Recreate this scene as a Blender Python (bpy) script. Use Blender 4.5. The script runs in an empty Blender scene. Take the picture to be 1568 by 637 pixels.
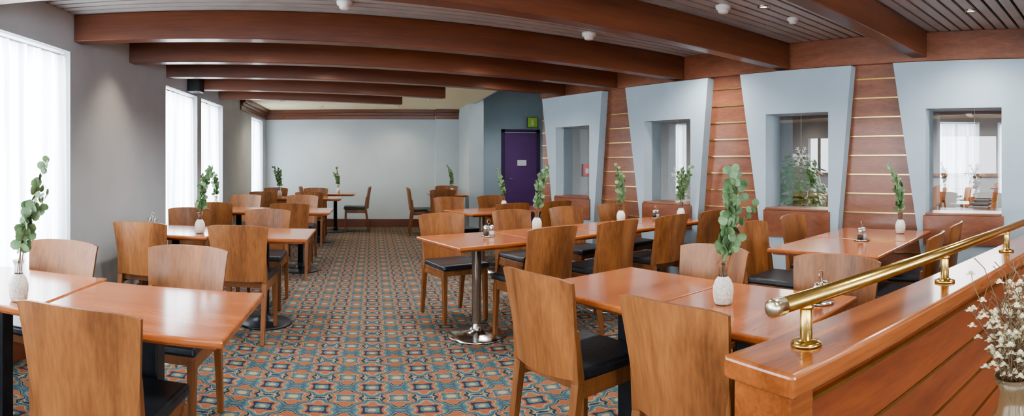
import bpy, bmesh, math, random
from math import sin, cos, pi, radians, atan2, sqrt
from mathutils import Vector, Matrix
scene=bpy.context.scene
random.seed(4)
RA=0.364   # rotation of the right-hand wall frame
def R(U,V): return (cos(RA)*U-sin(RA)*V, sin(RA)*U+cos(RA)*V)
try: scene.view_settings.look='AgX - Medium High Contrast'
except Exception as e: print(e)

# ------------------------------------------------------------ materials
def newmat(name):
    m=bpy.data.materials.new(name); m.use_nodes=True
    nt=m.node_tree; b=nt.nodes['Principled BSDF']
    return m,nt,b
def plain(name,col,rough=.5,metal=0,spec=None,coat=0,noise=0,nscale=20,bump=0,bscale=200):
    m,nt,b=newmat(name)
    b.inputs['Base Color'].default_value=(*col,1); b.inputs['Roughness'].default_value=rough
    b.inputs['Metallic'].default_value=metal
    if spec is not None: b.inputs['Specular IOR Level'].default_value=spec
    if coat: b.inputs['Coat Weight'].default_value=coat
    tc=nt.nodes.new('ShaderNodeTexCoord')
    if noise:
        n=nt.nodes.new('ShaderNodeTexNoise'); n.inputs['Scale'].default_value=nscale; n.inputs['Detail'].default_value=4
        nt.links.new(tc.outputs['Object'],n.inputs['Vector'])
        r=nt.nodes.new('ShaderNodeValToRGB')
        r.color_ramp.elements[0].position=.3; r.color_ramp.elements[1].position=.7
        r.color_ramp.elements[0].color=(*[c*(1-noise) for c in col],1); r.color_ramp.elements[1].color=(*[min(1,c*(1+noise)) for c in col],1)
        nt.links.new(n.outputs['Fac'],r.inputs['Fac']); nt.links.new(r.outputs['Color'],b.inputs['Base Color'])
    if bump:
        n2=nt.nodes.new('ShaderNodeTexNoise'); n2.inputs['Scale'].default_value=bscale
        nt.links.new(tc.outputs['Object'],n2.inputs['Vector'])
        bp=nt.nodes.new('ShaderNodeBump'); bp.inputs['Strength'].default_value=bump; bp.inputs['Distance'].default_value=.01
        nt.links.new(n2.outputs['Fac'],bp.inputs['Height']); nt.links.new(bp.outputs['Normal'],b.inputs['Normal'])
    return m
def wood(name,dark,light,axis='x',scale=10,rough=.3,coat=.3,rand=True,stretch=.07,contrast=(.3,.7)):
    m,nt,b=newmat(name)
    tc=nt.nodes.new('ShaderNodeTexCoord'); mp=nt.nodes.new('ShaderNodeMapping')
    s={'x':(stretch,1,1),'y':(1,stretch,1),'z':(1,1,stretch)}[axis]
    mp.inputs['Scale'].default_value=s
    nt.links.new(tc.outputs['Object'],mp.inputs['Vector'])
    if rand:
        oi=nt.nodes.new('ShaderNodeObjectInfo'); mm=nt.nodes.new('ShaderNodeMath'); mm.operation='MULTIPLY'; mm.inputs[1].default_value=7
        nt.links.new(oi.outputs['Random'],mm.inputs[0]); nt.links.new(mm.outputs[0],mp.inputs['Location'])
    n=nt.nodes.new('ShaderNodeTexNoise'); n.inputs['Scale'].default_value=scale; n.inputs['Detail'].default_value=6; n.inputs['Distortion'].default_value=.6
    nt.links.new(mp.outputs[0],n.inputs['Vector'])
    n2=nt.nodes.new('ShaderNodeTexNoise'); n2.inputs['Scale'].default_value=scale*9; n2.inputs['Detail'].default_value=3
    nt.links.new(mp.outputs[0],n2.inputs['Vector'])
    mx=nt.nodes.new('ShaderNodeMath'); mx.operation='MULTIPLY_ADD'; mx.inputs[1].default_value=.35
    nt.links.new(n2.outputs['Fac'],mx.inputs[0]); 
    m3=nt.nodes.new('ShaderNodeMath'); m3.operation='MULTIPLY'; m3.inputs[1].default_value=.65
    nt.links.new(n.outputs['Fac'],m3.inputs[0]); nt.links.new(m3.outputs[0],mx.inputs[2])
    r=nt.nodes.new('ShaderNodeValToRGB'); r.color_ramp.elements[0].position=contrast[0]; r.color_ramp.elements[1].position=contrast[1]
    r.color_ramp.elements[0].color=(*dark,1); r.color_ramp.elements[1].color=(*light,1)
    nt.links.new(mx.outputs[0],r.inputs['Fac']); nt.links.new(r.outputs['Color'],b.inputs['Base Color'])
    b.inputs['Roughness'].default_value=rough; b.inputs['Coat Weight'].default_value=coat; b.inputs['Coat Roughness'].default_value=.1
    return m

M={}
M['chair']=wood('chair_beech',(.14,.05,.015),(.33,.13,.04),'z',9,.42,.08,stretch=.08,contrast=(.36,.66))
M['chairleg']=wood('chair_leg_wood',(.12,.043,.013),(.26,.10,.03),'z',14,.42,.08)
M['seat']=plain('seat_black_vinyl',(.014,.017,.022),.38,noise=.3,nscale=30,bump=.15,bscale=60)
M['table']=wood('table_cherry',(.26,.073,.021),(.44,.145,.046),'x',14,.18,.5)
M['tedge']=wood('table_edge',(.20,.05,.014),(.34,.10,.028),'x',14,.3,.2)
M['chrome']=plain('chrome',(.55,.53,.5),.18,1,noise=.05)
M['dark']=plain('dark_steel',(.02,.024,.03),.35,.4,noise=.2)
M['beam']=wood('beam_mahogany',(.07,.02,.009),(.17,.052,.02),'x',7,.36,.12)
M['plank']=wood('plank_mahogany',(.13,.042,.02),(.27,.098,.046),'y',9,.36,.2,stretch=.2)
M['trimw']=wood('trim_mahogany',(.09,.025,.011),(.19,.058,.023),'x',9,.33,.2)
M['part']=wood('partition_wood',(.10,.022,.008),(.26,.07,.02),'x',8,.3,.3,stretch=.12)
M['cap']=wood('partition_cap_wood',(.16,.045,.012),(.36,.115,.033),'x',8,.2,.4)
M['brass']=plain('brass',(.55,.38,.13),.25,1,noise=.1,nscale=40)
M['brassend']=plain('brass_cap',(.62,.55,.38),.3,1,noise=.1)
M['wallL']=plain('wall_paint_grey',(.49,.525,.55),.85,noise=.04,nscale=3,bump=.05)
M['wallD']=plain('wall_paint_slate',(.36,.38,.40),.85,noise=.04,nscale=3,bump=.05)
M['wallB']=plain('wall_paint_blue_grey',(.47,.525,.55),.75,noise=.03,nscale=3,bump=.05)
M['panel']=plain('panel_paint',(.34,.415,.46),.7,noise=.04,nscale=3,bump=.05)
M['slat']=plain('ceiling_slat',(.42,.395,.375),.4,.2,noise=.1,nscale=4)
M['void']=plain('ceiling_void',(.02,.018,.016),.9,noise=.1)
M['cream']=plain('ceiling_cream',(.82,.73,.48),.8,noise=.02)
M['white']=plain('white_plastic',(.75,.75,.73),.4,noise=.02)
M['purple']=plain('door_purple',(.12,.045,.17),.45,noise=.06,nscale=5)
M['purpled']=plain('door_frame_purple',(.05,.02,.075),.45,noise=.06,nscale=5)
M['green']=plain('sign_green',(.42,.7,.08),.4,noise=.05)
M['dgreen']=plain('sign_dark_green',(.02,.16,.05),.4,noise=.05)
M['red']=plain('alarm_red',(.7,.03,.02),.4,noise=.05)
M['leaf']=plain('eucalyptus_leaf',(.13,.22,.10),.5,noise=.4,nscale=25)
M['leaf2']=plain('ficus_leaf',(.11,.32,.045),.4,noise=.5,nscale=12)
M['stem']=plain('stem',(.16,.09,.045),.7,noise=.2)
M['sand']=plain('vase_white_fill',(.72,.68,.6),.6,noise=.25,nscale=90,bump=.6,bscale=150)
M['flower']=plain('dried_flower',(.60,.55,.36),.8,noise=.25,nscale=40)
M['pot']=plain('pot_dark',(.05,.04,.035),.5,noise=.2)
M['pepper']=plain('pepper',(.06,.04,.03),.6,noise=.2)
def glass(name,col,mixf,rough=.03):
    m,nt,b=newmat(name); b.inputs['Base Color'].default_value=(*col,1); b.inputs['Roughness'].default_value=rough
    b.inputs['Transmission Weight'].default_value=1; b.inputs['IOR'].default_value=1.35
    tr=nt.nodes.new('ShaderNodeBsdfTransparent'); tr.inputs[0].default_value=(*col,1); mxs=nt.nodes.new('ShaderNodeMixShader'); mxs.inputs[0].default_value=mixf
    nt.links.new(tr.outputs[0],mxs.inputs[2]); nt.links.new(b.outputs[0],mxs.inputs[1]); nt.links.new(mxs.outputs[0],nt.nodes['Material Output'].inputs[0])
    return m
M['glass']=glass('clear_glass',(.95,.97,.96),.45)
M['vglass']=glass('amber_tinted_glass',(.62,.47,.28),.0,.06)
M['vglass'].node_tree.nodes['Principled BSDF'].inputs['Transmission Weight'].default_value=.85
# half-reflective glazing of the wall openings
m=bpy.data.materials.new('reflective_glazing'); m.use_nodes=True; nt=m.node_tree; nt.nodes.clear()
o=nt.nodes.new('ShaderNodeOutputMaterial'); t=nt.nodes.new('ShaderNodeBsdfTransparent'); g=nt.nodes.new('ShaderNodeBsdfGlossy'); x=nt.nodes.new('ShaderNodeMixShader'); g.inputs['Roughness'].default_value=.01; g.inputs[0].default_value=(.9,.93,.95,1); t.inputs[0].default_value=(.93,.96,.96,1)
x.inputs[0].default_value=.32; nt.links.new(t.outputs[0],x.inputs[1]); nt.links.new(g.outputs[0],x.inputs[2]); nt.links.new(x.outputs[0],o.inputs[0])
M['pane']=m
m=bpy.data.materials.new('sheer_curtain'); m.use_nodes=True; nt=m.node_tree; nt.nodes.clear()
o=nt.nodes.new('ShaderNodeOutputMaterial'); t=nt.nodes.new('ShaderNodeBsdfTranslucent'); d=nt.nodes.new('ShaderNodeBsdfDiffuse'); x=nt.nodes.new('ShaderNodeMixShader')
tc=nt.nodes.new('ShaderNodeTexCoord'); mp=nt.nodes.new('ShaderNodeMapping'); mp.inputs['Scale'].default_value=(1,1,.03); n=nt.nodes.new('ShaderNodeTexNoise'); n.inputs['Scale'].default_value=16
r=nt.nodes.new('ShaderNodeValToRGB'); r.color_ramp.elements[0].color=(.36,.42,.48,1); r.color_ramp.elements[1].color=(.90,.93,.96,1); r.color_ramp.elements[0].position=.3; r.color_ramp.elements[1].position=.62  # shading of the folds painted into the cloth colour as vertical streaks
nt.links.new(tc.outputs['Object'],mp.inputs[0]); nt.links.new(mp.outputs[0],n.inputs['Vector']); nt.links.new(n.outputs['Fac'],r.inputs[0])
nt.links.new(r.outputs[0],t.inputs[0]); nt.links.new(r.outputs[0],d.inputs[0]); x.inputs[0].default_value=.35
nt.links.new(t.outputs[0],x.inputs[1]); nt.links.new(d.outputs[0],x.inputs[2]); nt.links.new(x.outputs[0],o.inputs[0])
M['curtain']=m
# carpet
m,nt,b=newmat('patterned_carpet')
def mth(op,a,bb=None,c=None):
    n=nt.nodes.new('ShaderNodeMath'); n.operation=op
    for i,v in enumerate((a,bb,c)):
        if v is None: continue
        if isinstance(v,(int,float)): n.inputs[i].default_value=v
        else: nt.links.new(v,n.inputs[i])
    return n.outputs[0]
tc=nt.nodes.new('ShaderNodeTexCoord'); sp=nt.nodes.new('ShaderNodeSeparateXYZ'); nt.links.new(tc.outputs['Object'],sp.inputs[0])
PX,PY=.30,.31
u=mth('MULTIPLY',sp.outputs[0],2*pi/PX); v=mth('MULTIPLY',sp.outputs[1],2*pi/PY)
a=mth('COSINE',u); bb=mth('COSINE',v); f=mth('ADD',a,bb)
h=mth('MULTIPLY',mth('MULTIPLY',mth('COSINE',mth('MULTIPLY',u,2)),mth('COSINE',mth('MULTIPLY',v,3))),.45)
f2=mth('ADD',f,h)
nz=nt.nodes.new('ShaderNodeTexNoise'); nz.inputs['Scale'].default_value=120; nt.links.new(tc.outputs['Object'],nz.inputs['Vector'])
f3=mth('ADD',f2,mth('MULTIPLY',mth('SUBTRACT',nz.outputs['Fac'],.5),.5))
fac=mth('DIVIDE',mth('ADD',f3,2.5),5.0)
r=nt.nodes.new('ShaderNodeValToRGB'); cr=r.color_ramp; cr.interpolation='CONSTANT'
blue=(.035,.066,.09); teal=(.07,.112,.11); red=(.215,.078,.042); beige=(.25,.205,.12); olive=(.14,.13,.075); navy=(.018,.028,.046)
stops=[(0,beige),(.10,teal),(.19,blue),(.24,beige),(.26,red),(.34,olive),(.38,navy),(.44,beige),(.465,blue),(.56,teal),(.64,beige),(.665,red),(.75,navy),(.82,teal),(.93,beige)]
cr.elements[0].position=0; cr.elements[0].color=(*beige,1); cr.elements[1].position=.10; cr.elements[1].color=(*teal,1)
for p,c in stops[2:]:
    e=cr.elements.new(p); e.color=(*c,1)
nt.links.new(fac,r.inputs[0]); nt.links.new(r.outputs[0],b.inputs['Base Color']); b.inputs['Roughness'].default_value=.95; b.inputs['Specular IOR Level'].default_value=.1
M['carpet']=m
def emis(name,col,s):
    m,nt,b=newmat(name); b.inputs['Base Color'].default_value=(*col,1); b.inputs['Emission Color'].default_value=(*col,1); b.inputs['Emission Strength'].default_value=s; return m
M['lamp']=emis('lamp_glow',(1,.85,.6),2.5)

# ------------------------------------------------------------ mesh builder
class MB:
    def __init__(s): s.v=[];s.f=[];s.m=[];s.s=[];s.mats=[]
    def mi(s,k):
        if k not in s.mats: s.mats.append(k)
        return s.mats.index(k)
    def add(s,vs,fs,k,smooth=False):
        o=len(s.v); i=s.mi(k); s.v+= [tuple(p) for p in vs]
        for f in fs: s.f.append(tuple(o+q for q in f)); s.m.append(i); s.s.append(smooth)
    def hexa(s,b4,t4,k,bevel=0,seg=2):
        bm=bmesh.new(); vs=[bm.verts.new(p) for p in list(b4)+list(t4)]
        for f in ((3,2,1,0),(4,5,6,7),(0,1,5,4),(1,2,6,5),(2,3,7,6),(3,0,4,7)): bm.faces.new([vs[i] for i in f])
        if bevel: bmesh.ops.bevel(bm,geom=bm.edges[:],offset=bevel,segments=seg,affect='EDGES',profile=.5)
        bmesh.ops.recalc_face_normals(bm,faces=bm.faces[:])
        bm.verts.ensure_lookup_table(); bm.verts.index_update()
        s.add([x.co[:] for x in bm.verts],[[x.index for x in f.verts] for f in bm.faces],k); bm.free()
    def box(s,x0,x1,y0,y1,z0,z1,k,bevel=0,seg=2):
        s.hexa([(x0,y0,z0),(x1,y0,z0),(x1,y1,z0),(x0,y1,z0)],[(x0,y0,z1),(x1,y0,z1),(x1,y1,z1),(x0,y1,z1)],k,bevel,seg)
    def leg(s,p,q,a,bq,k,bevel=.003):
        def r(c,h): return [(c[0]-h,c[1]-h,c[2]),(c[0]+h,c[1]-h,c[2]),(c[0]+h,c[1]+h,c[2]),(c[0]-h,c[1]+h,c[2])]
        s.hexa(r(p,a),r(q,bq),k,bevel,1)
    def prism(s,poly,z0,z1,k):
        n=len(poly); vs=[(x,y,z0) for x,y in poly]+[(x,y,z1) for x,y in poly]
        s.add(vs,[tuple(range(n-1,-1,-1)),tuple(range(n,2*n))]+[(i,(i+1)%n,n+(i+1)%n,n+i) for i in range(n)],k)
    def lathe(s,prof,k,n=20,c=(0,0,0),smooth=True):
        vs=[];fs=[]
        for r,z in prof:
            for i in range(n): vs.append((c[0]+r*cos(2*pi*i/n),c[1]+r*sin(2*pi*i/n),c[2]+z))
        for j in range(len(prof)-1):
            for i in range(n):
                fs.append((j*n+i,j*n+(i+1)%n,(j+1)*n+(i+1)%n,(j+1)*n+i))
        s.add(vs,fs,k,smooth)
    def tube(s,pts,rad,k,n=8,cap=True):
        pts=[Vector(p) for p in pts]; vs=[];fs=[]
        for j,p in enumerate(pts):
            t=(pts[min(j+1,len(pts)-1)]-pts[max(j-1,0)]).normalized()
            up=Vector((0,0,1)) if abs(t.z)<.9 else Vector((1,0,0))
            a=t.cross(up).normalized(); b=t.cross(a)
            rr=rad[j] if isinstance(rad,(list,tuple)) else rad
            for i in range(n): vs.append(p+(a*cos(2*pi*i/n)+b*sin(2*pi*i/n))*rr)
        for j in range(len(pts)-1):
            for i in range(n): fs.append((j*n+i,j*n+(i+1)%n,(j+1)*n+(i+1)%n,(j+1)*n+i))
        if cap:
            fs.append(tuple(range(n-1,-1,-1))); L=(len(pts)-1)*n; fs.append(tuple(L+i for i in range(n)))
        s.add(vs,fs,k,True)
    def leafd(s,c,nrm,dirv,L,W,k):
        nrm=Vector(nrm).normalized(); d=Vector(dirv); d=(d-nrm*d.dot(nrm)).normalized(); w=nrm.cross(d); c=Vector(c)
        vs=[c+d*L*.5+nrm*L*.06]
        for i in range(8):
            a=2*pi*i/8; vs.append(c+d*(L*.5-L*.5*cos(a))+w*(W*.5*sin(a)))
        s.add(vs,[(0,1+i,1+(i+1)%8) for i in range(8)],k,True)
    def mesh(s,name):
        me=bpy.data.meshes.new(name); me.from_pydata(s.v,[],s.f)
        for k in s.mats: me.materials.append(M[k])
        me.polygons.foreach_set('material_index',s.m); me.polygons.foreach_set('use_smooth',s.s); me.update(); return me
    def obj(s,name,loc=(0,0,0),rz=0):
        return place(s.mesh(name),name,loc,rz)
def place(me,name,loc,rz=0,sc=1):
    o=bpy.data.objects.new(name,me); scene.collection.objects.link(o); o.location=loc; o.rotation_euler=(0,0,rz); o.scale=(sc,sc,sc); return o

# ------------------------------------------------------------ room shell
LX=-2.25
b=MB(); b.box(-2.6,18,-5.2,18,-.1,0,'carpet'); b.obj('floor')
WZ0,WZ1=.56,2.2
wins=[(-4.3,-2.0),(-1.6,.7),(1.1,3.88),(5.99,7.16),(7.34,8.45),(10.55,11.65)]  # first two are unseen, added behind the camera for more side light
b=MB(); x0,x1=LX-.25,LX
ys=[-5]+[q for w in wins for q in w]+[12.2]
for i in range(0,len(ys),2): b.box(x0,x1,ys[i],ys[i+1],0,2.95,'wallL')
for (a,c) in wins: b.box(x0,x1,a,c,0,WZ0,'wallL'); b.box(x0,x1,a,c,WZ1,2.95,'wallL')
b.obj('wall_left')
def window_parts(a,c):
    # built along local y, interior towards +x, wall face at x=0
    b=MB(); xf=-.2
    for (p,q) in ((a,a+.06),(c-.06,c),((a+c)/2-.02,(a+c)/2+.02)): b.box(xf,xf+.05,p,q,WZ0,WZ1,'white',.004)
    for (p,q) in ((WZ0,WZ0+.06),(WZ1-.06,WZ1)): b.box(xf,xf+.05,a+.06,c-.06,p,q,'white',.004)
    k=MB(); N=int((c-a)*90); vs=[];fs=[]
    rr=random.Random(int(a*10)); ph=rr.random()*6
    for j in range(N+1):
        y=a+.01+(c-a-.02)*j/N
        dx=.024*sin(y*34+ph+1.2*sin(y*5))+.012*sin(y*61+2*ph)+.008*sin(y*17)
        for z,am in ((WZ0+.01,1.2),(1.2,1),(2.0,.8),(WZ1-.03,.5)): vs.append((-.06+dx*am,y,z))
    for j in range(N):
        for q in range(3): fs.append((j*4+q,(j+1)*4+q,(j+1)*4+q+1,j*4+q+1))
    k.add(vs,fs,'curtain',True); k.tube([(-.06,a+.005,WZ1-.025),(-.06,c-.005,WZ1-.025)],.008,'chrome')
    return b,k
for i,(a,c) in enumerate(wins):
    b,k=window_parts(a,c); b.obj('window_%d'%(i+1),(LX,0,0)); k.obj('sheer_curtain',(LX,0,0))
# wall behind the camera, with unseen windows added to light the room
fill_wins=[(-1.6,.4),(1.0,3.0),(3.6,5.6)]
b=MB(); xs=[LX-.25]+[q for w in fill_wins for q in w]+[8]
for i in range(0,len(xs),2): b.box(xs[i],xs[i+1],-5.2,-5.0,0,2.95,'wallB')
for a,c in fill_wins: b.box(a,c,-5.2,-5,0,WZ0,'wallB'); b.box(a,c,-5.2,-5,WZ1,2.95,'wallB')
b.obj('wall_front')
for i,(a,c) in enumerate(fill_wins):
    b,k=window_parts(-c,-a); b.obj('window_%d'%(i+7),(0,-5,0),pi/2); k.obj('sheer_curtain',(0,-5,0),pi/2)  # added windows, out of view
# back wall
b=MB(); b.box(LX-.25,1.8,12.0,12.2,0,2.95,'wallB'); b.box(1.32,1.8,11.88,12.0,0,2.45,'wallB'); b.obj('wall_back')
b=MB(); b.box(1.8,2.08,10.6,12.2,0,2.95,'wallB'); b.obj('wall_column')
b=MB(); b.box(2.08,2.75,12.05,12.25,0,2.95,'panel'); b.box(3.6,4.6,12.05,12.25,0,2.95,'panel'); b.box(2.75,3.6,12.05,12.25,2.06,2.95,'panel'); b.obj('wall_corridor_back')
b=MB()
b.box(2.75,2.82,11.99,12.1,0,2.06,'purpled',.004); b.box(3.53,3.6,11.99,12.1,0,2.06,'purpled',.004); b.box(2.75,3.6,11.99,12.1,2.0,2.06,'purpled',.004)
b.box(2.825,3.525,12.02,12.07,.005,1.995,'purple',.003); b.box(3.1,3.3,12.008,12.022,1.28,1.40,'white')
b.tube([(2.9,12.02,1.0),(2.9,11.96,1.0),(3.02,11.96,1.0)],.01,'chrome'); b.obj('door_1')
b=MB(); b.box(3.30,3.52,11.9,11.94,2.1,2.32,'dgreen',.004); b.box(3.31,3.51,11.893,11.9,2.11,2.31,'green'); b.box(3.4,3.42,11.91,12.05,2.2,2.22,'white')
b.hexa([(3.37,11.888,2.15),(3.44,11.888,2.15),(3.44,11.893,2.15),(3.37,11.893,2.15)],[(3.39,11.888,2.27),(3.42,11.888,2.27),(3.42,11.893,2.27),(3.39,11.893,2.27)],'white'); b.obj('exit_sign')
# corridor right wall
p=Vector((*R(5.2,6.45),0)); q=Vector((4.2,12.05,0))
b=MB(); nn=(q-p).normalized(); pr=Vector((nn.y,-nn.x,0))*.15
b.prism([(p.x,p.y),(q.x,q.y),((q+pr).x,(q+pr).y),((p+pr).x,(p+pr).y)][::-1],0,2.95,'panel'); b.obj('wall_corridor')
# baseboards
b=MB(); b.box(LX,1.32,11.97,12.0,0,.17,'trimw',.005); b.box(1.32,1.8,11.85,11.88,0,.17,'trimw',.005); b.obj('baseboard_back')
b=MB(); b.box(LX,LX+.025,-5,11.97,0,.15,'trimw',.005); b.obj('baseboard_left')
b=MB(); b.box(2.08,2.75,12.02,12.05,0,.15,'trimw',.005); b.obj('baseboard_corridor')
# crown
def crown(name,x0,x1,y0,y1):
    b=MB(); 
    along_x=(x1-x0)>(y1-y0)
    for z0,z1,t in ((2.25,2.33,.03),(2.33,2.38,.06),(2.38,2.45,.1)):
        if along_x: b.box(x0,x1,y1-t,y1,z0,z1,'trimw',.004)
        else: b.box(x0,x0+t,y0,y1,z0,z1,'trimw',.004)
    b.obj(name)
crown('trim_1',LX,1.32,11.9,12.0); crown('trim_2',1.32,1.8,11.8,11.88); crown('trim_3',LX,LX+.1,9.6,11.9)

# ------------------------------------------------------------ right wall (local frame U,V)
fars=[6.32,4.72,3.12,1.52]
ops=[(f-.97,f-.30) for f in fars]; OZ0,OZ1=.89,1.81
b=MB()
ed=[6.45]+[q for (a,c) in ops for q in (c,a)]+[-6.5]
for i in range(0,len(ed),2): b.box(5.04,5.2,ed[i+1],ed[i],0,2.95,'panel')
for (a,c) in ops: b.box(5.04,5.2,a,c,0,OZ0,'panel'); b.box(5.04,5.2,a,c,OZ1,2.95,'panel')
b.obj('wall_right',rz=RA)
b=MB(); segs=[(c+.02,ed_) for (a,c),ed_ in zip(ops,[6.45]+[o[0]-.02 for o in ops[:-1]])]+[(-6.5,ops[-1][0]-.02)]
z=.0
while z<2.24:
    z1=min(z+.168,2.24)
    for (a,c) in segs: b.box(5.012,5.04,a,c,z,z1,'plank',.002,1)
    if z1<2.2:
        for (a,c) in segs: b.box(5.002,5.04,a,c,z1-.001,z1+.010,'brass')
    z+=.176
b.obj('wall_right_cladding',rz=RA)
b=MB(); b.box(4.97,5.04,-6.5,6.45,2.24,2.5,'trimw',.006); b.obj('trim_4',rz=RA).data.materials[0]=M['plank']
for n_,(f,(o0,o1)) in enumerate(zip(fars,ops)):
    b=MB(); T=2.225; W=1.2 if f>2 else 1.34
    F=lambda z: f-.22*(T-z)/1.45
    N=lambda z: f-W+.13*(T-z)/1.45
    U0,U1=4.9,5.012
    def piece(z0,z1,fa,na,fb,nb,k='panel'):
        b.hexa([(U0,na,z0),(U1,na,z0),(U1,fa,z0),(U0,fa,z0)],[(U0,nb,z1),(U1,nb,z1),(U1,fb,z1),(U0,fb,z1)],k)
    piece(OZ1,T,F(OZ1),N(OZ1),F(T),N(T))
    piece(OZ0,OZ1,F(OZ0),o1,F(OZ1),o1); piece(OZ0,OZ1,o0,N(OZ0),o0,N(OZ1))
    piece(0,OZ0,F(0),N(0),F(OZ0),N(OZ0))
    b.box(5.012,5.2,o1-.0,o1+.012,OZ0,OZ1,'panel'); 
    b.box(4.885,4.9,o0-.02,o1+.02,.62,OZ0-.012,'plank',.003); b.box(4.88,5.2,o0,o1,OZ0-.012,OZ0+.008,'plank',.003)
    b.obj('wall_panel',rz=RA)
    b=MB(); b.add([(5.19,o0,OZ0+.008),(5.19,o1,OZ0+.008),(5.19,o1,OZ1),(5.19,o0,OZ1)],[(0,1,2,3)],'pane'); b.obj('window_%d'%(n_+10),rz=RA)
# neighbouring room
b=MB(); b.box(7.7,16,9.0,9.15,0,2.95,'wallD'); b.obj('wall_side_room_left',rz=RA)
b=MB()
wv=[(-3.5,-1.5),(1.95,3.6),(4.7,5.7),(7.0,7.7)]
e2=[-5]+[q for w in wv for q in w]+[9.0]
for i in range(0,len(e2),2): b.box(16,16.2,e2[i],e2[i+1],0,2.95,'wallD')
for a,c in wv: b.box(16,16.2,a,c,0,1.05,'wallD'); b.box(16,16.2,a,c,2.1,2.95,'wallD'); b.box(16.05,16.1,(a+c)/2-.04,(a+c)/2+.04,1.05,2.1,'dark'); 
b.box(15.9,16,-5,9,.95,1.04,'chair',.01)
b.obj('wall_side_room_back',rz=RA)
b=MB(); b.box(8.2,16.2,-5,9.15,2.6,2.7,'cream'); b.box(5.2,8.2,-5,6.9,2.6,2.7,'cream')
for U in (8,10.5,13): b.box(U,U+.18,-5,8.9,2.45,2.6,'beam')
b.obj('ceiling_side_room',rz=RA)

# ------------------------------------------------------------ ceiling + beams
SL=.265; BA=math.atan(SL)
def xr_of(c,U=5.0): return (U-.356*c-.356*SL*2.25)/(.9344+.356*SL)
b=MB(); c=-7.4; pitch=.105
def xend(c):
    if c<6.0: return xr_of(c,5.03)
    if c<7.2: return 2.0+(1.03-2.0)*(c-6.0)/1.2
    return 1.03+(.47-1.03)*(c-7.2)/1.0
while c<8.3:
    xe=xend(c); w=.08
    p=[(LX-.02,c),(xe,c+SL*(xe+2.25)),(xe,c+w+SL*(xe+2.25)),(LX-.02,c+w)]
    b.prism(p,2.5,2.52,'slat'); c+=pitch
b.obj('ceiling_slats')
b=MB(); b.prism([(LX-.25,-5.2),(9,-5.2),(8,2),(2.7,7.7),(1.9,7.6),(1.0,8.4),(.4,9.2),(LX-.25,8.5)],2.56,2.6,'void'); b.obj('ceiling')
b=MB(); b.prism([(LX,8.38),(.47,9.12),(1.03,8.33),(1.8,7.2),(1.9,7.2),(1.9,12.0),(LX,12.0)],2.45,2.55,'cream'); b.obj('ceiling_alcove')
b=MB(); b.prism([(1.9,6.9),(7,6.9),(7,12.3),(1.9,12.3)],2.92,2.98,'cream'); b.box(1.9,1.93,7.15,10.6,2.45,2.92,'wallB'); b.obj('ceiling_corridor')
for c,xe in ((-3.2,None),(-1.7,None),(-.25,None),(1.2,None),(2.6,None),(3.94,None),(5.0,None),(6.0,None),(7.15,1.03),(8.2,.47)):
    if xe is None: xe=xr_of(c,4.96)
    L=(xe-LX)/cos(BA); b=MB(); dr=.045 if c>1.5 else .02
    b.hexa([(0,0,-.105),(L,0,-.105-dr),(L,.13,-.105-dr),(0,.13,-.105)],[(0,0,.105),(L,0,.105),(L,.13,.105),(0,.13,.105)],'beam',.006)
    b.obj('ceiling_beam',(LX,c,2.395),BA)

# ------------------------------------------------------------ chair
def chair_mesh():
    b=MB()
    b.hexa([(-.2,-.19,.40),(.2,-.19,.40),(.205,.205,.40),(-.205,.205,.40)],[(-.2,-.19,.445),(.2,-.19,.445),(.205,.205,.445),(-.205,.205,.445)],'chairleg',.004)
    b.hexa([(-.205,-.195,.445),(.205,-.195,.445),(.222,.23,.445),(-.222,.23,.445)],[(-.2,-.19,.492),(.2,-.19,.492),(.215,.225,.492),(-.215,.225,.492)],'seat',.016,3)
    for s in (-1,1):
        b.leg((s*.195,.2,0),(s*.19,.185,.42),.014,.021,'chairleg')
        b.leg((s*.19,-.265,0),(s*.193,-.2,.44),.015,.021,'chairleg')
        b.leg((s*.193,-.2,.44),(s*.198,-.222,.66),.021,.013,'chairleg')
        b.box(s*.192-.011,s*.192+.011,-.19,.19,.375,.405,'chairleg',.002,1)
    nx,nz=14,8; vs=[];
    def P(i,j,t):
        a=-1+2*i/nx; zz=j/nz
        w=.196+.036*zz
        z=.455+.415*zz - (.012*abs(a)**6 if j==nz else 0)+ .008*(1-a*a)*(1 if j==nz else 0)
        y=-.262-.055*zz**1.3+.045*a*a+t
        return (a*w,y,z)
    for t in (0,.016):
        for j in range(nz+1):
            for i in range(nx+1): vs.append(P(i,j,t))
    n1=(nx+1)*(nz+1); fs=[]
    for j in range(nz):
        for i in range(nx):
            q=j*(nx+1)+i; fs.append((q,q+1,q+nx+2,q+nx+1)); fs.append((n1+q,n1+q+nx+1,n1+q+nx+2,n1+q+1))
    b.add(vs,fs,'chair',True)
    rim=[(i) for i in range(nx+1)]+[j*(nx+1)+nx for j in range(1,nz+1)]+[nz*(nx+1)+i for i in range(nx-1,-1,-1)]+[j*(nx+1) for j in range(nz-1,0,-1)]
    vr=[vs[i] for i in rim]+[vs[n1+i] for i in rim]; n=len(rim)
    b.add(vr,[((i+1)%n,i,n+i,n+(i+1)%n) for i in range(n)],'chairleg')
    return b.mesh('dining_chair')
CH=chair_mesh()
def chair(x,y,rz,name='dining_chair'): return place(CH,name,(x,y,0),rz+random.uniform(-.04,.04))
BK=.27
def chL(x,yb,away=True):
    if away: chair(x,yb+BK,0)
    else: chair(x,yb-BK,pi)
def chR(U,V,f):
    # position = back position, f in '+U','-U','+V','-V'
    dU,dV,r={'+U':(BK,0,-pi/2),'-U':(-BK,0,pi/2),'+V':(0,BK,0),'-V':(0,-BK,pi)}[f]
    x,y=R(U+dU,V+dV); chair(x,y,RA+r)
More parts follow.
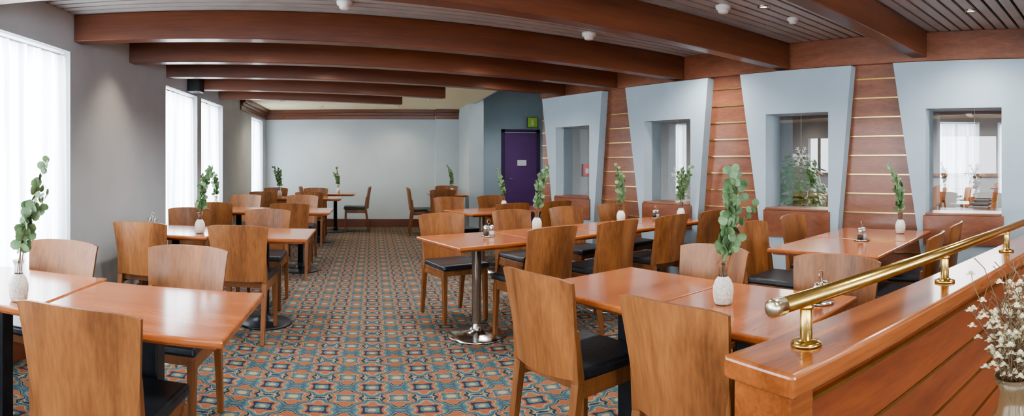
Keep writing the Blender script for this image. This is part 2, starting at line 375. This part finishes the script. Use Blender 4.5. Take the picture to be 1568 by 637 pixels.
# ------------------------------------------------------------ table
def table_mesh(w,d,col,sq=False):
    b=MB()
    b.box(-w/2,w/2,-d/2,d/2,.722,.75,'table',.009,3)
    b.box(-w/2+.03,w/2-.03,-d/2+.03,d/2-.03,.708,.7225,'tedge',.003,1)
    b.box(-.22,.22,-.03,.03,.69,.709,'dark',.003,1); b.box(-.03,.03,-.22,.22,.69,.709,'dark',.003,1)
    if sq: b.box(-.045,.045,-.045,.045,.03,.7,col,.006)
    else: b.lathe([(.036,.02),(.036,.695),(.07,.7),(.07,.705)],col,20)
    b.lathe([(.0,.0),(.225,.0),(.228,.008),(.215,.016),(.12,.026),(.06,.045),(.042,.075),(.036,.1)],col,36)
    return b.mesh('restaurant_table')
TL=table_mesh(.78,.72,'dark',False); TLs=table_mesh(.8,.72,'dark',True); TR=table_mesh(.70,.70,'chrome'); TRd=table_mesh(.70,.66,'dark',True)
TG=table_mesh(.70,.8,'dark')
def tab(me,x,y,rz=0): place(me,'restaurant_table',(x,y,0),rz)
def tabR(me,U,V): x,y=R(U,V); place(me,'restaurant_table',(x,y,0),RA)
# left block
tab(TLs,-.88,2.17); tab(TLs,-1.69,2.24)
chL(-.905,1.60); chL(-1.0,2.98,False); chL(-1.73,2.9,False)
tab(TL,-.89,4.72); tab(TL,-1.68,4.72)
chL(-.98,4.12); chL(-1.76,4.12); chL(-1.03,5.6,False); chL(-1.83,5.6,False)
tab(TL,-.89,7.1); tab(TL,-1.68,7.1)
chL(-.95,6.5); chL(-1.85,6.5); chL(-1.0,8.15,False); chL(-1.82,8.15,False)
tab(TL,-1.68,9.75); tab(TL,-.9,9.75)
chL(-1.75,9.15); chL(-1.0,9.15); chL(-1.8,10.6,False); chL(-1.05,10.6,False)
tab(TL,-.72,11.2)
chair(-.06-BK,11.25,pi/2); chair(-1.38+BK-.02,11.2,-pi/2)
# right block
tabR(TRd,2.0,1.89); tabR(TRd,2.0,1.22)
chR(1.46,1.94,'+U'); chR(1.47,1.22,'+U'); chR(2.60,1.83,'-U'); chR(2.60,1.10,'-U')
for i in range(4): tabR(TR,2.30+.712*i,3.79)
for U in (2.6,3.27,3.95,4.58): chR(U,3.22,'+V')
for U in (2.42,3.2,3.9,4.58): chR(U,4.62,'-V')
for U in (3.72,4.44): tabR(TR,U,6.0)
for U in (3.78,4.42): chR(U,5.4,'+V')
for U in (3.7,4.4): chR(U,6.85,'-V')
tab(TR,1.4,10.7,RA*.0); chL(1.22,9.95); chair(.95,10.75,-pi/2); chL(1.5,11.6,False)
tabR(TG,3.75,1.55); tabR(TG,4.46,1.55)
chR(3.82,2.32,'-V'); chR(4.5,2.32,'-V'); chR(3.66,.84,'+V'); chR(4.34,.84,'+V')
# side room furniture
for U in (11.2,12.3,13.4):
    for k in range(5):
        chR(U+(.1 if k%2 else 0),.75+.62*k+(U-11.2)*.12,'+V' if k%2 else '-V')
for U in (9.4,9.9): chR(U,4.0,'+V'); 
tabR(TR,14.2,1.5); tabR(TR,14.2,2.6); tabR(TR,14.2,3.6); tabR(TR,9.7,4.75)

# ------------------------------------------------------------ eucalyptus
def euc(seed,h=.56,lean=(.05,0),n=3):
    rr=random.Random(seed); b=MB()
    b.lathe([(0,.002),(.032,.002),(.038,.01),(.043,.05),(.042,.075),(.033,.1),(.02,.115)],'sand',20)
    b.lathe([(.0205,.112),(.017,.13),(.018,.15),(.028,.172),(.0265,.172),(.016,.15),(.015,.13)],'glass',20)
    for s in range(n):
        a=rr.random()*6.28; sp_=.03+.07*rr.random(); hh=h*(1 if s==0 else .68+.28*rr.random())
        pts=[]; K=16
        for i in range(K+1):
            t=i/K; z=.05+(hh-.05)*t
            w=t*t
            pts.append(Vector((cos(a)*sp_*w+lean[0]*w+.008*sin(5*t+s),sin(a)*sp_*w+lean[1]*w+.008*cos(4*t+s),z)))
        b.tube(pts,[.0024*(1-.6*i/K) for i in range(K+1)],'stem',5,False)
        zz=.2+.03*rr.random(); kk=0
        while zz<hh:
            t=(zz-.05)/(hh-.05); i=min(K-1,int(t*K)); p=pts[i].lerp(pts[i+1],t*K-i)
            base=kk*1.4+rr.random()*.6
            size=.054*(1-.35*t)*(.8+.4*rr.random())
            for q in (0,pi):
                an=base+q; d=Vector((cos(an),sin(an),.3+.5*rr.random()))
                an2=rr.random()*6.28
                nr=Vector((cos(an2),sin(an2),rr.uniform(-.1,.6)))
                b.leafd(p,nr,d,size,size*.9,'leaf')
            zz+=.022+.008*rr.random(); kk+=1
        b.leafd(pts[-1],(.3,.2,1),(0,.3,1),.02,.014,'leaf')
    return b.mesh('eucalyptus_vase')
E=[euc(1,.60,(.07,0),4),euc(2,.56,(.05,.02),5),euc(3,.57,(-.02,.03),5),euc(9,.57,(.11,.0),6)]
def vaseat(x,y,i,rz=0,sc=1): place(E[i],'eucalyptus_vase',(x,y,.7505),rz,sc)
vaseat(-1.40,1.98,0,.3); vaseat(-1.41,4.56,1,1.0); vaseat(-1.95,7.0,2,2,.95)
vaseat(-1.6,9.85,1,3,.95); vaseat(-.66,11.2,0,4,.85); vaseat(1.5,10.75,2,1,.95)
def vR(U,V,i,rz=0,sc=1): x,y=R(U,V); vaseat(x,y,i,rz,sc)
vR(1.96,1.33,3,-.2,1.0); vR(2.99,3.93,1,.4); vR(4.04,3.95,2,2,1.0); vR(4.70,3.72,1,-1); vR(4.18,6.2,0,2,.85); vR(4.56,1.35,2,.5,1.0)

# ------------------------------------------------------------ condiment sets
def cond():
    b=MB(); b.lathe([(0,0),(.045,0),(.047,.004),(.045,.008),(0,.008)],'chrome',20)
    for s in (-1,1):
        b.lathe([(0,.008),(.017,.008),(.018,.03),(.014,.05)],'glass' if s>0 else 'glass',14,(s*.021,0,0))
        b.lathe([(0,.01),(.014,.01),(.014,.034),(0,.035)],'white' if s>0 else 'pepper',12,(s*.021,0,0))
        b.lathe([(.0155,.05),(.016,.066),(.010,.074),(0,.076)],'chrome',14,(s*.021,0,0))
    pts=[(0,.0,.008),(0,0,.085)]; b.tube(pts,.002,'chrome',6)
    b.tube([(.012*cos(a),0,.098+.014*sin(a)) for a in [i*2*pi/14-pi/2 for i in range(15)]],.002,'chrome',6)
    return b.mesh('salt_and_pepper_set')
CO=cond()
def cR(U,V,rz=0,sc=1.2): x,y=R(U,V); place(CO,'salt_and_pepper_set',(x,y,.7505),rz,sc)
cR(4.05,1.5,.3,1.35); cR(2.17,.985,.2,1.2); cR(2.45,3.85,.2); cR(4.6,3.98,.4)
place(CO,'salt_and_pepper_set',(-1.95,4.85,.7505),.2,1.2)

# ------------------------------------------------------------ partition with brass rail
PA=math.atan(.172); PL=3.62
b=MB()
b.box(.03,PL,-.075,.075,0,.735,'part'); b.box(.0,.1,-.1,.1,0,.74,'cap',.005)
z=.0
while z<.7:
    b.box(.1,PL,-.09,-.075,z,min(z+.165,.735),'part',.002,1)
    b.box(.1,PL,.075,.09,z,min(z+.165,.735),'part',.002,1)
    z+=.175
    if z<.72:
        b.box(.1,PL,-.094,-.075,z-.01,z,'brass'); b.box(.1,PL,.075,.094,z-.01,z,'brass')
b.box(-.02,PL,-.125,.125,.735,.80,'cap',.012,3)
b.obj('partition_wall',(.955,1.19,0),PA)
b=MB(); zr=.935
b.tube([(.09,0,zr),(PL-.02,0,zr)],.0235,'brass',20)
b.tube([(.035,0,zr),(.042,0,zr),(.05,0,zr),(.09,0,zr)],[.015,.024,.026,.026],'brassend',20)
for x in (.2,1.22,2.16,3.2):
    b.lathe([(.0,.80),(.046,.80),(.046,.808),(.03,.814),(.0185,.818),(.0185,.915)],'brass',20,(x,0,0))
    b.lathe([(.0,.905),(.022,.905),(.024,.912),(.02,.92)],'brass',18,(x,0,0))
b.obj('brass_handrail',(.955,1.19,.0005),PA)

# ------------------------------------------------------------ dried flowers on plant stand
fx,fy=1.025,.50
b=MB(); b.lathe([(0,.0),(.13,.0),(.13,.02),(.03,.03),(.02,.06),(.02,.68),(.1,.69),(.11,.70),(.11,.72),(0,.72)],'trimw',28); b.obj('plant_stand',(fx,fy,0))
b=MB(); b.lathe([(0,.003),(.03,.003),(.045,.03),(.050,.07),(.046,.10),(.032,.135),(.028,.16),(.04,.19),(.038,.19),(.026,.16),(.030,.135),(.043,.10),(.047,.07),(.042,.03),(.028,.008),(0,.008)],'vglass',28)
rr=random.Random(5)
for s in range(46):
    a=rr.random()*6.28; sp_=.02+.085*rr.random(); hh=.23+.15*rr.random(); pts=[]
    for i in range(8):
        t=i/7; pts.append((cos(a)*sp_*t**2.6+rr.uniform(-.004,.004)*t,sin(a)*sp_*t**2.6+rr.uniform(-.004,.004)*t,.02+(hh-.02)*t))
    b.tube(pts,[.0018*(1-.5*i/7) for i in range(8)],'stem',4,False)
    for q in range(5):
        i=rr.randint(5,7); p=pts[i]; c=Vector(p)+Vector((rr.uniform(-.02,.02),rr.uniform(-.02,.02),rr.uniform(-.015,.03)))
        b.tube([p,c],.0008,'stem',3,False)
        for w in range(5):
            an=w*pi*.4+rr.random(); b.leafd(c,(cos(an)*.3,sin(an)*.3,1),(cos(an),sin(an),.4),.012,.008,'flower')
        b.lathe([(0,-.004),(.004,-.002),(.005,.002),(0,.005)],'flower',6,c)
    for q in range(4):
        i=rr.randint(4,7); p=Vector(pts[i]); an=rr.random()*6.28; e1=p+Vector((cos(an)*.02,sin(an)*.02,.03)); e2_=e1+Vector((cos(an+1)*.02,sin(an+1)*.02,.02))
        b.tube([p,e1,e2_],.0011,'stem',3,False)
b.obj('dried_flower_vase',(fx,fy,.72))

# ------------------------------------------------------------ potted ficus + ornaments + alarm in side room
b=MB(); rr=random.Random(7)
b.lathe([(0,0),(.15,0),(.19,.32),(.2,.34),(.18,.34),(.17,.3),(0,.3)],'pot',24)
for s in range(7):
    a=s*.9; pts=[(.02*cos(a),.02*sin(a),.28),(.06*cos(a),.06*sin(a),.8),(.18*cos(a),.18*sin(a),1.3)]; b.tube(pts,[.012,.009,.004],'stem',6)
for s in range(520):
    while True:
        p=Vector((rr.uniform(-1,1),rr.uniform(-1,1),rr.uniform(-1,1)))
        if .3<p.length<1: break
    c=Vector((p.x*.3,p.y*.3,1.02+p.z*.44)); a=rr.random()*6.28
    b.leafd(c,(p.x+rr.uniform(-.5,.5),p.y+rr.uniform(-.5,.5),.8),(cos(a),sin(a),-.6),.1,.045,'leaf2')
x,y=R(6.15,3.06); b.obj('potted_ficus',(x,y,0))
def snow():
    b=MB()
    for i in range(6):
        a=i*pi/3; d=Vector((0,cos(a),sin(a))); b.tube([(0,0,0),d*.10],.003,'white',5)
        for t in (.04,.07):
            for s in (-.8,.8):
                e=Vector((0,cos(a+s),sin(a+s))); b.tube([d*t,d*t+e*.03],.0025,'white',5)
    b.tube([(0,0,.10),(0,0,1)],.0012,'white',4)
    return b.mesh('snowflake_ornament')
def sn(U,V,z,top):
    me=snow(); o=place(me,'snowflake_ornament',(*R(U,V),z),RA)
    for v in me.vertices:
        if v.co.z>.5: v.co.z=top-z
sn(5.0,2.48,1.40,1.81); sn(5.0,.80,1.24,1.81); sn(5.0,4.0,1.2,1.81)
b=MB(); b.box(8.03,8.23,8.95,9.0,1.06,1.32,'red',.006); b.box(8.08,8.18,8.94,8.95,1.12,1.22,'white'); b.obj('fire_alarm_box',rz=RA)

# ------------------------------------------------------------ ceiling devices
def dev(x,y,z=2.5,sc=1,name='smoke_detector'):
    b=MB(); b.lathe([(0,-.055),(.03,-.055),(.04,-.045),(.04,-.03),(.055,-.025),(.06,0),(0,0)],'white',24); o=b.obj(name,(x,y,z)); o.scale=(sc,sc,sc)
dev(-.2,4.15,sc=1.0); dev(1.9,4.8,sc=1.1); dev(2.45,3.5); dev(4.1,3.2); dev(3.1,3.45,sc=.8)
def down(x,y,z=2.5,e=12,warm=(1,.98,.95),name='downlight_and_fill_fixture',sz=140):
    b=MB(); b.lathe([(.045,0),(.045,-.008),(.032,-.008),(.03,-.002),(0,-.002)],'chrome',20); b.lathe([(0,-.003),(.028,-.003)],'lamp',16); b.obj(name,(x,y,z))
    l=bpy.data.lights.new('downlight_and_fill_lamp','SPOT'); l.energy=e; l.color=warm; l.spot_size=radians(sz); l.spot_blend=.8; l.shadow_soft_size=.08
    o=bpy.data.objects.new('downlight_and_fill_lamp',l); scene.collection.objects.link(o); o.location=(x,y,z-.03)
for c,x in ((1.95,-1.0),(1.95,.9),(1.95,2.7),(3.33,.2),(3.33,1.9),(3.35,3.0),(4.53,-.9),(4.53,1.2),(5.56,-.4),(5.56,1.6),(6.65,.1),(.55,2.4),(.55,3.8),(.55,-.6),(-.9,1.2),(-.9,3.6),(-2.4,.0),(-2.4,3)):  # downlight grid, mostly added as fill for the room
    down(x,c+SL*(x+2.25)+.07,2.5,95)
down(-1.88,4.6,2.5,34,(1,.82,.6),sz=95)
for x,y in ((-1.6,10.2),(-.3,10.2),(1.0,10.2),(-1.0,11.3),(.5,11.3)): down(x,y,2.45,42,(1,.9,.7))
down(2.7,10.5,2.92,120); down(2.9,8.8,2.92,60)  # unseen corridor lights, added to brighten its end wall
b=MB(); b.box(LX,LX+.16,6.74,6.95,2.215,2.40,'dark',.008); b.box(LX+.03,LX+.13,6.735,6.74,2.235,2.38,'void'); b.obj('wall_speaker')

# ------------------------------------------------------------ lights
def area(name,loc,rot,sx,sy,p,col):
    l=bpy.data.lights.new(name,'AREA'); l.shape='RECTANGLE'; l.size=sx; l.size_y=sy; l.energy=p; l.color=col
    o=bpy.data.objects.new(name,l); scene.collection.objects.link(o); o.location=loc; o.rotation_euler=rot; return o
for i,(a,c) in enumerate(wins):  # sky light for the left windows, including the added pair
    area('daylight_and_fill_%d'%(i+1),(LX-.6,(a+c)/2,1.5),(0,-pi/2,0),2.0,c-a+.4,(c-a)*160,(.93,.965,1))
for i,(a,c) in enumerate(fill_wins):  # strong fill through the added front windows
    area('daylight_and_fill_%d'%(i+7),((a+c)/2,-5.6,1.5),(radians(-90),0,pi),c-a+.4,2.0,(c-a)*420,(.93,.965,1))
x,y=R(11,2); area('side_room_fill',(x,y,2.4),(0,0,RA),6,6,1100,(1,.98,.95))  # broad area fill without a fixture, added to brighten the side room
w=bpy.data.worlds.new('World'); scene.world=w; w.use_nodes=True
bg=w.node_tree.nodes['Background']; bg.inputs[0].default_value=(.93,.96,1,1); bg.inputs[1].default_value=2.2

# ------------------------------------------------------------ camera (cylindrical panorama, like the stitched photo)
cam=bpy.data.cameras.new('camera'); co=bpy.data.objects.new('camera',cam); scene.collection.objects.link(co)
co.location=(0,0,1.33); co.rotation_euler=(pi/2,0,-214/880)
cam.type='PANO'; cam.clip_start=.05
F=880.
done=False
for tgt in (cam,getattr(cam,'cycles',None)):
    try:
        tgt.panorama_type='CENTRAL_CYLINDRICAL'
        tgt.central_cylindrical_range_u_min=-784/F; tgt.central_cylindrical_range_u_max=784/F
        tgt.central_cylindrical_range_v_min=-386.7/F; tgt.central_cylindrical_range_v_max=250/F
        tgt.central_cylindrical_radius=1.0
        done=True; print('PANO via',tgt); break
    except Exception as e: print('pano fail',e)
scene.camera=co
